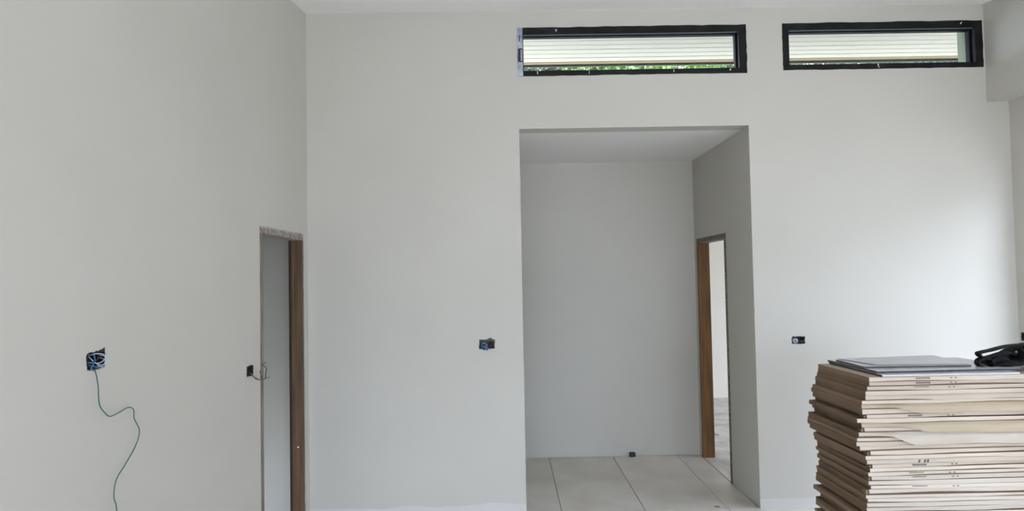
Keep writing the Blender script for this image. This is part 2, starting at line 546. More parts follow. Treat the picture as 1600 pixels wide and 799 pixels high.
pb.build('gutter', M['gutter'], eave)

tree_no = 0


def tree(x, y, h, r, m, label, seed):
    rnd = random.Random(seed)
    t = thing('tree', (x, y, -0.12), label, 'tree', None, 'trees behind the house')
    b = MB()
    b.tube([(0, 0, 0), (0.05, 0.03, h * 0.3), (-0.04, 0.05, h * 0.6), (0.02, 0, h * 0.92)], 0.06, 8)
    for k in range(7):
        a = rnd.uniform(0, 6.28)
        z = h * rnd.uniform(0.55, 0.8)
        b.tube([(0, 0, z), (r * 0.4 * math.cos(a), r * 0.4 * math.sin(a), z + 0.35), (r * 0.7 * math.cos(a), r * 0.7 * math.sin(a), z + 0.5)], 0.02, 5)
    b.build('trunk', M['bark'], t)
    b = MB()
    for k in range(7000):
        a = rnd.uniform(0, 6.283)
        u = rnd.random() ** 0.5
        z = rnd.uniform(0.5, 1.0)
        rr = r * u * (1 - abs(z - 0.80) * 1.6)
        p = Vector((rr * math.cos(a), rr * math.sin(a), h * z))
        d = Vector((rnd.uniform(-1, 1), rnd.uniform(-1, 1), rnd.uniform(-1.1, 0.6))).normalized()
        s_ = d.cross(Vector((rnd.uniform(-1, 1), rnd.uniform(-1, 1), rnd.uniform(-1, 1)))).normalized()
        L, w = rnd.uniform(0.10, 0.17), rnd.uniform(0.016, 0.032)
        b.add([p, p + d * L * 0.45 + s_ * w, p + d * L, p + d * L * 0.45 - s_ * w], [(0, 1, 2, 3)])
    f = b.build('foliage', m, t)
    f['kind'] = 'stuff'


for k, (x, y, h, r, m, lb_) in enumerate([
        (0.1, 12.0, 6.9, 0.62, 'leaf_dark', 'dark green tree glimpsed at the left end of the left high window'),
        (1.7, 12.0, 6.8, 0.62, 'leaf', 'green tree glimpsed below the eave, left of the middle of the left high window'),
        (3.3, 12.0, 6.9, 0.62, 'leaf', 'bright green tree glimpsed right of the middle of the left high window'),
        (4.9, 12.0, 6.9, 0.62, 'leaf', 'green tree mostly hidden behind the wall between the two high windows'),
        (6.5, 12.0, 6.8, 0.62, 'leaf_dark', 'dark green tree glimpsed in the middle of the right high window'),
        (8.1, 12.0, 6.9, 0.62, 'leaf_dark', 'dark green tree glimpsed at the right end of the right high window'),
        (1.0, 13.8, 7.5, 0.70, 'leaf_dark', 'dark tree standing in the second row behind the left high window'),
        (2.85, 13.8, 7.4, 0.70, 'leaf', 'green tree standing in the second row, second from its left end'),
        (4.7, 13.8, 7.5, 0.70, 'leaf', 'green tree in the second row behind the right end of the left window'),
        (6.55, 13.8, 7.5, 0.70, 'leaf_dark', 'dark tree standing in the second row behind the left end of the right window'),
        (8.4, 13.8, 7.5, 0.70, 'leaf_dark', 'dark tree standing in the second row, rightmost of that row')]):
    tree(x, y, h, r, M[m], lb_, 50 + k)


# ------------------------------------------------------------------ clerestory windows
def window(name, rect, label, seed, film_left):
    rnd = random.Random(seed)
    xa, xb, za, zb = rect
    cx, cz = (xa + xb) / 2, (za + zb) / 2
    w = thing(name, (cx, YB, cz), label, 'window', 'structure')
    hw, hh = (xb - xa) / 2, (zb - za) / 2
    wl, wr, wtp, wbt = (0.040 if film_left else 0.046), 0.056, 0.044, 0.037
    # four members; the plastered outer edge is ragged
    def member(nm, horizontal, a0, a1, inner, outer, m):
        b = MB()
        n = 26 if horizontal else 9
        vs_, fs_ = [], []
        for i in range(n + 1):
            u = a0 + (a1 - a0) * i / n
            jit = rnd.uniform(-0.0015, 0.0035) * (1 if outer > inner else -1)
            for c, y in ((inner, -0.004), (outer + jit, -0.004), (outer + jit, 0.10), (inner, 0.10)):
                vs_.append((u, y, c) if horizontal else (c, y, u))
        for i in range(n):
            for k in range(4):
                fs_.append((i * 4 + k, i * 4 + (k + 1) % 4, i * 4 + 4 + (k + 1) % 4, i * 4 + 4 + k))
        fs_ += [(0, 1, 2, 3), (n * 4, n * 4 + 1, n * 4 + 2, n * 4 + 3)]
        b.add(vs_, fs_)
        return b.build(nm, m, w)
    head = member('frame_head', True, -hw, hw, hh - wtp, hh, M['black_frame'])
    sill = member('frame_sill', True, -hw, hw, -hh + wbt, -hh, M['black_frame'])
    left = member('frame_jamb', False, -hh + wbt, hh - wtp, -hw + wl, -hw, M['black_frame'])
    member('frame_jamb', False, -hh + wbt, hh - wtp, hw - wr, hw, M['black_frame'])
    # sash with gasket line and pane
    s = 0.012
    ix0, ix1, iz0, iz1 = -hw + wl, hw - wr, -hh + wbt, hh - wtp
    b = MB()
    b.box((ix0, 0.045, iz1 - s), (ix1, 0.085, iz1))
    b.box((ix0, 0.045, iz0), (ix1, 0.085, iz0 + 0.004))
    b.box((ix0, 0.045, iz0 + 0.004), (ix0 + 0.003, 0.085, iz1 - s))
    b.box((ix1 - s, 0.045, iz0 + 0.004), (ix1, 0.085, iz1 - s))
    sash = b.build('sash', M['black_frame'], w)
    b = MB()
    b.box((ix0 + 0.002, 0.012, iz1 - 0.007), (ix1 - 0.002, 0.030, iz1 - 0.001))
    b.build('gasket', M['grey_line'], sash)
    b = MB()
    b.box((ix0 + 0.003, 0.062, iz0 + 0.003), (ix1 - s, 0.067, iz1 - s))
    b.build('pane', M['glass'], w)
    if film_left:
        b = MB()
        b.box((-hw - 0.001, -0.0065, -hh - 0.001), (-hw + 0.036, -0.0045, hh + 0.002))
        f = b.build('protective_film', M['film'], left)
        f['label'] = 'bluish protective film on the left upright'
        b = MB()
        b.box((-hw + 0.002, -0.0080, -0.075), (-hw + 0.035, -0.0066, 0.025))
        b.box((-hw + 0.010, -0.0080, 0.075), (-hw + 0.017, -0.0066, 0.125))
        b.build('sticker', M['navy'], left)
        b = MB()
        for i in range(7):                                     # a column of illegible white print
            b.box((-hw + 0.021, -0.0086, -0.066 + i * 0.012), (-hw + 0.031, -0.0081, -0.059 + i * 0.012))
        b.build('sticker_print', M['white_speck'], left)
    else:
        b = MB()
        b.box((ix1 - 0.004, 0.10, iz0 - 0.02), (ix1 + 0.03, 0.185, iz1 + 0.02))
        o = b.build('outer_reveal', M['reveal'], w)
        o['label'] = 'pale green outer reveal at the right end'
    return w, hw, hh, head, sill


w1, hw, hh, hd, sl = window('window_1', W1, 'left high window, long and black framed, with bluish film on its left upright', 3, True)
b = MB()
b.box((-0.56, -0.0055, hh - 0.030), (-0.552, -0.0038, hh - 0.014))
b.build('paint_speck', M['white_speck'], hd)
b = MB()
b.box((-0.321, -0.0055, -hh + 0.006), (-0.318, -0.0038, -hh + 0.036))
b.box((0.298, -0.0055, -hh + 0.012), (0.303, -0.0038, -hh + 0.030))
b.box((-0.70, -0.0055, -hh + 0.010), (-0.695, -0.0038, -hh + 0.032))
b.box((0.71, -0.0055, -hh + 0.018), (0.72, -0.0038, -hh + 0.028))
b.build('paint_speck', M['white_speck'], sl)
w2, hw, hh, hd, sl = window('window_2', W2, 'right high window, long and black framed, next to the bulkhead', 4, False)
b = MB()
b.add([(0.575, -0.0055, hh - 0.024), (0.582, -0.0055, hh - 0.026), (0.592, -0.0055, hh - 0.010), (0.585, -0.0055, hh - 0.010),
       (0.575, -0.0038, hh - 0.024), (0.582, -0.0038, hh - 0.026), (0.592, -0.0038, hh - 0.010), (0.585, -0.0038, hh - 0.010)],
      [(0, 1, 2, 3), (4, 5, 6, 7), (0, 1, 5, 4), (1, 2, 6, 5), (2, 3, 7, 6), (3, 0, 4, 7)])
b.build('paint_speck', M['white_speck'], hd)
b = MB()
b.box((-0.045, -0.0055, -hh + 0.020), (-0.037, -0.0038, -hh + 0.036))
b.box((-0.040, -0.0055, -hh + 0.006), (-0.034, -0.0038, -hh + 0.016))
b.build('paint_speck', M['white_speck'], sl)


# ------------------------------------------------------------------ door frames
d1 = thing('door_1', (XL, (D1[0] + D1[1]) / 2, 0), 'left doorway with a bare brown timber frame and no door', 'doorway', 'structure')
dy = (D1[1] - D1[0]) / 2
for s in (-1, 1):
    b = MB()
    e, i_ = s * dy, s * (dy - 0.040)
    b.box((-0.068, min(e, i_), 0), (0.004, max(e, i_), D1[3] - 0.04))
    i2 = s * (dy - 0.028)
    j = b.build('jamb', M['wood_left'] if s > 0 else M['wood_grey'], d1)
    b = MB()
    b.box((-LT - 0.006, min(e, i2), 0), (-0.0685, max(e, i2), D1[3] - 0.04))
    b.build('rebate', M['wood_dark'], j)                                         # rebate for the door
    if s > 0:
        b = MB()
        b.tube([(-0.030, dy - 0.0395, 0.545), (-0.030, dy - 0.042, 0.545)], 0.006, 10)
        o = b.build('paint_spot', M['white_speck'], j)
        b = MB()
        b.tube([(-0.034, dy - 0.0395, 1.53), (-0.034, dy - 0.0415, 1.53)], 0.006, 10)
        b.build('screw_hole', M['ink'], j)
b = MB()
b.box((-LT - 0.006, -dy, D1[3] - 0.04), (0.004, dy, D1[3]))
o = b.build('head', M['wood_plaster'], d1)
o['label'] = 'timber head smeared with grey plaster'
b = MB()
rnd = random.Random(5)
for k in range(26):                                                # chipped plaster along the head and the near jamb
    y = -dy + 2 * dy * (k + rnd.random()) / 26
    b.box((0.0035, y - rnd.uniform(0.008, 0.022), D1[3] - rnd.uniform(0.004, 0.012)), (0.0065, y + rnd.uniform(0.008, 0.022), D1[3] + rnd.uniform(0.001, 0.006)))
for k in range(30):
    z = 0.1 + 1.85 * (k + rnd.random()) / 30
    b.box((0.0035, dy - rnd.uniform(0.002, 0.008), z - 0.03), (0.006, dy + rnd.uniform(0.002, 0.007), z + rnd.uniform(0.01, 0.05)))
o = b.build('plaster_crumbs', M['plaster'], d1)
o['kind'] = 'stuff'

d2 = thing('door_2', (A2, (D2[0] + D2[1]) / 2, 0), 'doorway in the alcove with a brown timber frame, bright room beyond', 'doorway', 'structure')
dy = (D2[1] - D2[0]) / 2
for s in (-1, 1):
    b = MB()
    e, i_ = s * dy, s * (dy - 0.038)
    b.box((-0.005, min(e, i_), 0.0), (0.102, max(e, i_), D2[3] - 0.04))
    b.build('jamb', M['wood'] if s > 0 else M['wood_dusty'], d2)
b = MB()
b.box((-0.005, -dy, D2[3] - 0.04), (0.102, dy, D2[3]))
o = b.build('head', M['wood_dusty'], d2)
o['label'] = 'dusty dark timber head'


# ------------------------------------------------------------------ flush boxes with loose wires
def flush_box(name, axis, face, inward, rect, depth, label, seed):
    """open plastic back box let into the wall, rim ragged; local frame: a along the wall, n out of the wall, c up"""
    rnd = random.Random(seed)
    u0, u1, z0, z1 = rect
    cu, cz = (u0 + u1) / 2, (z0 + z1) / 2
    root = thing(name, (face, cu, cz) if axis == 'x' else (cu, face, cz), label, 'electrical box', None, 'flush boxes in the walls')

    def P(a, n, c):
        return (-inward * n, a, c) if axis == 'x' else (a, -inward * n, c)
    hw_, hh_ = (u1 - u0) / 2, (z1 - z0) / 2
    b = MB()
    t = 0.0025
    o_, i_ = (hw_, hh_), (hw_ - t, hh_ - t)
    ring = lambda h, n: [P(-h[0], n, -h[1]), P(h[0], n, -h[1]), P(h[0], n, h[1]), P(-h[0], n, h[1])]
    vs_ = ring(o_, 0.0) + ring(o_, -depth) + ring(i_, 0.0) + ring(i_, -depth + t)
    fs_ = [(4, 5, 6, 7), (12, 13, 14, 15)]
    for k in range(4):
        q = (k + 1) % 4
        fs_ += [(k, q, 4 + q, 4 + k), (8 + k, q + 8, 12 + q, 12 + k), (k, q, 8 + q, 8 + k)]
    b.add(vs_, fs_)
    b.build('back_box', M['plastic_black'], root)
    # chipped plaster / plastic lip round the hole
    b = MB()
    n = 36
    vs_, fs_ = [], []
    for k in range(n):
        a = 2 * math.pi * k / n
        cx, cy = math.cos(a), math.sin(a)
        m_ = max(abs(cx) / hw_, abs(cy) / hh_)
        px, py = cx / m_, cy / m_
        g = rnd.uniform(0.001, 0.007)
        L = math.hypot(px, py)
        ox, oy = px * (1 + g / L), py * (1 + g / L)
        vs_ += [P(px * 0.97, 0.0015, py * 0.97), P(ox, 0.0012, oy), P(ox, -0.001, oy), P(px * 0.97, -0.001, py * 0.97)]
    for k in range(n):
        q = (k + 1) % n
        for j in range(4):
            fs_.append((k * 4 + j, k * 4 + (j + 1) % 4, q * 4 + (j + 1) % 4, q * 4 + j))
    b.add(vs_, fs_)
    b.build('rim', M['plastic_black'], root)
    return root, P, hw_, hh_, rnd


def coil(root, P, m, pts, r=0.0016, name='wire'):
    b = MB()
    b.tube(spline([P(*p) for p in pts], 7), r, 6)
    return b.build(name, M[m], root, smooth=True)


# A: left wall, near (wires bunched in a tangle)
root, P, hw, hh, rnd = flush_box('electrical_box', 'x', XL, -1, BOX_A, 0.05, 'black flush box on the left wall stuffed with pale wires, green wire hanging from it', 11)
b = MB()
b.add([P(hw - 0.036, 0.0016, hh + 0.002), P(hw + 0.004, 0.0016, hh + 0.002), P(hw + 0.003, 0.0016, hh + 0.013), P(hw - 0.010, 0.0016, hh + 0.008), P(hw - 0.022, 0.0016, hh + 0.007),
       P(hw - 0.036, -0.001, hh + 0.002), P(hw + 0.004, -0.001, hh + 0.002), P(hw + 0.003, -0.001, hh + 0.013), P(hw - 0.010, -0.001, hh + 0.008), P(hw - 0.022, -0.001, hh + 0.007)],
      [(0, 1, 2, 3, 4), (5, 6, 7, 8, 9)] + [(k, (k + 1) % 5, 5 + (k + 1) % 5, 5 + k) for k in range(5)])
b.build('broken_corner', M['plastic_black'], root)
coil(root, P, 'wire_pale', [(-0.030, -0.02, 0.020), (-0.012, 0.008, 0.024), (0.016, 0.014, 0.020), (0.034, 0.012, 0.008), (0.038, 0.012, -0.008), (0.020, 0.012, -0.018), (-0.006, 0.010, -0.012), (-0.024, 0.006, 0.000), (-0.024, -0.01, 0.016)])
coil(root, P, 'wire_pale', [(-0.026, -0.02, -0.004), (0.000, 0.011, -0.009), (0.026, 0.016, 0.002), (0.034, 0.010, 0.012), (0.02, -0.02, 0.018)], 0.0014)
coil(root, P, 'wire_pale', [(0.040, -0.02, 0.008), (0.042, 0.010, -0.004), (0.040, 0.014, -0.020), (0.018, 0.012, -0.024), (-0.008, 0.010, -0.018)], 0.0014)
coil(root, P, 'wire_blue', [(-0.036, -0.02, 0.014), (-0.026, 0.006, 0.022), (-0.022, 0.010, 0.004), (-0.034, 0.010, -0.012), (-0.040, 0.008, -0.024), (-0.026, 0.008, -0.030), (-0.008, -0.02, -0.018)], 0.0022)
coil(root, P, 'wire_blue', [(-0.040, -0.02, -0.006), (-0.030, 0.010, -0.016), (-0.012, 0.012, -0.024), (0.008, 0.010, -0.028), (0.016, -0.01, -0.020)], 0.0022)
coil(root, P, 'wire_black', [(0.020, -0.02, 0.020), (0.012, 0.010, 0.012), (-0.010, 0.012, 0.006), (-0.030, 0.008, -0.002), (-0.036, -0.01, 0.004)], 0.0022)

GP = [(2.372, 1.405), (2.361, 1.392), (2.356, 1.342), (2.361, 1.276), (2.391, 1.24), (2.42, 1.223), (2.473, 1.224), (2.543, 1.231), (2.582, 1.215), (2.591, 1.18), (2.627, 1.126), (2.598, 1.075),
      (2.531, 1.026), (2.47, 0.987), (2.452, 0.934), (2.466, 0.878), (2.475, 0.70), (2.470, 0.40), (2.465, 0.15), (2.46, 0.012), (2.50, 0.004)]
gx = [-1.447, -1.420, -1.406, -1.404, -1.402, -1.402, -1.404, -1.406, -1.408, -1.410, -1.410, -1.410, -1.410, -1.408, -1.406, -1.404, -1.404, -1.406, -1.406, -1.404, -1.395]
b = MB()
b.tube(spline([(x, y, z) for x, (y, z) in zip(gx, GP)], 8), 0.0021, 8)
o = b.build('electrical_wire', M['wire_green'], smooth=True)
tag(o, 'thin kinked green wire hanging from the flush box on the left wall', 'wire')

# B: left wall, beside the doorway
root, P, hw, hh, rnd = flush_box('electrical_box', 'x', XL, -1, BOX_B, 0.05, 'small black flush box with dark wires reaching over the left door frame', 12)
X0 = -(BOX_B[0] + BOX_B[1]) / 2
Z0 = -(BOX_B[2] + BOX_B[3]) / 2


def Q(n, y, z):
    return (y + X0, n, z + Z0)


coil(root, P, 'wire_grey', [Q(-0.02, 3.80, 1.195), Q(0.010, 3.775, 1.186), Q(0.024, 3.77, 1.176), Q(0.040, 3.765, 1.158), Q(0.047, 3.796, 1.147), Q(0.047, 3.853, 1.139), Q(0.047, 3.914, 1.140), Q(0.047, 3.967, 1.136)], 0.0027)
coil(root, P, 'wire_black', [Q(-0.02, 3.78, 1.200), Q(0.015, 3.772, 1.180), Q(0.042, 3.78, 1.156), Q(0.049, 3.815, 1.143), Q(0.049, 3.885, 1.139), Q(0.048, 3.897, 1.144), Q(0.047, 3.905, 1.165), Q(0.047, 3.917, 1.188), Q(0.047, 3.900, 1.205), Q(0.047, 3.852, 1.222), Q(0.047, 3.868, 1.226), Q(0.047, 3.906, 1.231)], 0.0025)
coil(root, P, 'wire_brown', [Q(-0.02, 3.79, 1.190), Q(0.020, 3.78, 1.170), Q(0.046, 3.81, 1.146), Q(0.046, 3.838, 1.148), Q(0.045, 3.834, 1.170), Q(0.044, 3.822, 1.195)], 0.0025)

# C: back wall, left of the alcove
root, P, hw, hh, rnd = flush_box('electrical_box', 'y', YB, 1, BOX_C, 0.05, 'ragged black flush box with a blue wire tangle left of the alcove', 13)
b = MB()
pl = [(-0.006, hh), (0.012, hh + 0.012), (0.030, hh + 0.015), (0.040, hh + 0.006), (hw, hh - 0.002), (hw, hh - 0.012), (0.0, hh - 0.006)]
b.add([P(a, 0.002, c) for a, c in pl] + [P(a, -0.001, c) for a, c in pl], [tuple(range(7)), tuple(range(7, 14))] + [(k, (k + 1) % 7, 7 + (k + 1) % 7, 7 + k) for k in range(7)])
b.build('broken_corner', M['plastic_black'], root)
for k, (c_, rr, m_) in enumerate([((-0.018, -0.004), 0.018, 'wire_pale'), ((-0.012, -0.018), 0.016, 'wire_blue'), ((-0.026, -0.010), 0.016, 'wire_blue'), ((-0.004, -0.026), 0.015, 'wire_blue'),
                                  ((0.000, -0.032), 0.012, 'wire_pale'), ((-0.018, -0.024), 0.018, 'wire_blue'), ((0.024, 0.006), 0.020, 'wire_brown'), ((0.030, -0.004), 0.016, 'wire_black')]):
    pts = [(c_[0] * 0.4, -0.03, c_[1] * 0.2)]
    a0 = rnd.uniform(0, 6)
    for j in range(9):
        a = a0 + j * 0.95
        pts.append((c_[0] + rr * math.cos(a), 0.012 + 0.006 * math.sin(2.3 * a) + 0.002 * k, c_[1] + rr * 0.75 * math.sin(a)))
    pts.append((c_[0] * 0.5, -0.03, c_[1] * 0.3))
    coil(root, P, m_, pts, 0.0022)

# D: back wall, right of the alcove
root, P, hw, hh, rnd = flush_box('electrical_box', 'y', YB, 1, BOX_D, 0.05, 'small black flush box with a pale wire coil right of the alcove', 14)
for k, (c_, rr, m_) in enumerate([((-0.024, -0.004), 0.016, 'wire_pale'), ((-0.022, -0.007), 0.012, 'wire_pale'), ((-0.024, -0.002), 0.008, 'wire_pale')]):
    pts = [(-0.02, -0.03, 0)]
    for j in range(9):
        a = k + j * 0.95
        pts.append((c_[0] + rr * math.cos(a), 0.004 + 0.003 * math.sin(2 * a) + 0.002 * k, c_[1] + rr * math.sin(a)))
    pts.append((-0.03, -0.03, 0))
    coil(root, P, m_, pts, 0.0022)
for z in (-0.004, -0.012):
    coil(root, P, 'wire_grey', [(0.002, -0.02, z), (0.014, 0.002, z), (0.030, 0.003, z + 0.001), (0.040, -0.01, z)], 0.0016)

# E: right wall, at the picture's edge
root, P, hw, hh, rnd = flush_box('electrical_box', 'x', XR, 1, BOX_E, 0.05, 'black flush box on the right wall just above the black bag', 15)
coil(root, P, 'wire_grey', [(-0.02, -0.03, 0.0), (-0.01, 0.002, -0.006), (0.015, 0.003, -0.004), (0.03, -0.02, 0.0)], 0.0018)

# ------------------------------------------------------------------ small things on the floors
b = MB()
n = 14
vs_, fs_ = [], []
for k in range(n):
    a = 2 * math.pi * k / n
    cx, cy = abs(math.cos(a)) ** 0.5 * math.copysign(1, math.cos(a)), abs(math.sin(a)) ** 0.5 * math.copysign(1, math.sin(a))
    for r_, z in ((0.90, 0.0), (1.0, 0.004), (1.0, 0.030), (0.86, 0.038), (0.55, 0.040)):
        vs_.append((0.030 * cx * r_, 0.018 * cy * r_, z))
for k in range(n):
    q = (k + 1) % n
    for j in range(4):
        fs_.append((k * 5 + j, q * 5 + j, q * 5 + j + 1, k * 5 + j + 1))
fs_.append(tuple(k * 5 + 4 for k in range(n)))
fs_.append(tuple(k * 5 for k in range(n))[::-1])
b.add(vs_, fs_)
o = b.build('black_block', M['plastic_black'], smooth=False)
o.location = (1.152, YA - 0.028, 0.0006)
tag(o, 'small black block lying on the tiles against the alcove back wall', 'block')

b = MB()
b.add([(-0.024, 0.004, 0), (-0.006, -0.006, 0), (0.024, -0.003, 0), (0.006, 0.008, 0), (-0.018, 0.003, 0.005), (-0.005, -0.003, 0.007), (0.018, -0.002, 0.004), (0.005, 0.005, 0.006)],
      [(3, 2, 1, 0), (4, 5, 6, 7), (0, 1, 5, 4), (1, 2, 6, 5), (2, 3, 7, 6), (3, 0, 4, 7)])
o = b.build('debris_chip', M['bark'])
o.location = (1.500, 4.965, 0.0008)
o.rotation_euler = (0, 0, -0.35)
tag(o, 'dark chip of rubble on the tiles at the mouth of the alcove', 'debris')

b = MB()
b.tube([(-0.020, 0.03, 0.004), (-0.005, 0.005, 0.005), (0.008, -0.01, 0.004), (0.018, -0.03, 0.004)], 0.004, 6)
o = b.build('stick', M['bark'])
o.location = (2.199, 7.24, -0.014)
tag(o, 'short dark stick on the concrete floor beyond the alcove doorway', 'stick')

# ------------------------------------------------------------------ stack of tile cartons
FZ = [1.2019, 1.1805, 1.1605, 1.139, 1.1213, 1.096, 1.0795, 1.0579, 1.0297, 1.0157, 0.9951, 0.9732, 0.9521, 0.9247, 0.9081,
      0.8913, 0.8662, 0.8428, 0.8252, 0.8045, 0.7896, 0.7723, 0.7556, 0.7354, 0.7151, 0.7001, 0.673, 0.6576, 0.6388, 0.6163]
FX = [1.64, 1.6416, 1.6293, 1.6211, 1.6203, 1.6023, 1.6015, 1.6039, 1.6252, 1.576, 1.5982, 1.6105, 1.5851, 1.5752, 1.5703,
      1.5883, 1.6375, 1.6146, 1.6211, 1.6474, 1.6334, 1.6236, 1.6367, 1.6211, 1.6293, 1.622, 1.6039, 1.6146, 1.6097, 1.608]
BX = [1.631, 1.6293, 1.6261, 1.6138, 1.617, 1.599, 1.5916, 1.5998, 1.6105, 1.5834, 1.599, 1.6072, 1.5728, 1.5678, 1.5678,
      1.5719, 1.5916, 1.5867, 1.5867, 1.59, 1.6006, 1.5998, 1.6105, 1.6097, 1.6236, 1.617, 1.6105, 1.6121, 1.6031, 1.6015]
ZTOP = [0.65 * z + 0.35 * (1.2019 - k * 0.02020) for k, z in enumerate(FZ)]
N_LOW, PALLET = 24, 0.125
for k in range(N_LOW):
    ZTOP.append(PALLET + (ZTOP[29] - PALLET) * (1 - (k + 1) / N_LOW))
rc = random.Random(21)
ORD = ('top first second third fourth fifth sixth seventh eighth ninth tenth eleventh twelfth thirteenth fourteenth fifteenth sixteenth seventeenth eighteenth nineteenth twentieth twenty-first '
       'twenty-second twenty-third twenty-fourth twenty-fifth twenty-sixth twenty-seventh twenty-eighth twenty-ninth thirtieth thirty-first thirty-second thirty-third thirty-fourth thirty-fifth '
       'thirty-sixth thirty-seventh thirty-eighth thirty-ninth fortieth forty-first forty-second forty-third forty-fourth forty-fifth forty-sixth '
       'forty-seventh forty-eighth forty-ninth fiftieth fifty-first fifty-second fifty-third fifty-fourth').split()
CL, CD = 0.98, 0.492                                     # carton length and depth
YF = 3.09                                             # front of the stack
# flaps that bulge open over the layer below: carton -> (start x along the front, extra drop, bulge)
BULGE = {6: (0.14, 0.025, 0.014), 10: (0.18, 0.028, 0.014), 12: (0.13, 0.038, 0.016), 4: (0.25, 0.005, 0.007)}
PRINT = {0: 2, 1: 2, 2: 1, 8: 2, 19: 2, 21: 1, 22: 1, 24: 1}
SMUDGE = {18}


def flap_mesh(t, k, bulge):
    """front flap: hinged on the top front edge, lower edge wavy; local x along the front, y towards the viewer negative"""
    rr = random.Random(300 + k)
    n = 40
    ph = [rr.uniform(0, 6.28) for _ in range(4)]
    base = rr.choice((0.68, 0.76, 0.82, 0.88, 0.93)) * t
    vs_, fs_ = [], []
    for i in range(n + 1):
        x = 0.002 + (CL - 0.004) * i / n
        wob = 0.0022 * math.sin(5.1 * x + ph[0]) + 0.0014 * math.sin(12.3 * x + ph[1])
        drop = min(base + wob, t - 0.0008)
        out = 0.0022 + 0.0012 * (1 + math.sin(4 * x + ph[2]))
        if bulge:
            s0, ex, bo = bulge
            q = min(max((x - s0) / 0.13, 0), 1)
            q = q * q * (3 - 2 * q)
            drop += ex * q * (1 + 0.06 * math.sin(7 * x + ph[3]))
            qo = min(max((x - s0 + 0.09) / 0.12, 0), 1)
            out += bo * qo * qo * (3 - 2 * qo)
        for j in range(4):
            s = j / 3
            y = -0.0012 - out * s ** (0.6 if bulge else 1.2)
            z = -drop * s
            vs_ += [(x, y - 0.0016, z), (x, y, z)]
    R = 8
    for i in range(n):
        for j in range(3):
            a, c = i * R + j * 2, (i + 1) * R + j * 2
            fs_ += [(a, c, c + 2, a + 2), (a + 1, a + 3, c + 3, c + 1)]
        fs_ += [(i * R + 6, (i + 1) * R + 6, (i + 1) * R + 7, i * R + 7), (i * R, i * R + 1, (i + 1) * R + 1, (i + 1) * R)]
    for i in (0, n):
        for j in range(3):
            a = i * R + j * 2
            fs_.append((a, a + 2, a + 3, a + 1))
    b = MB()
    b.add(vs_, fs_)
    return b


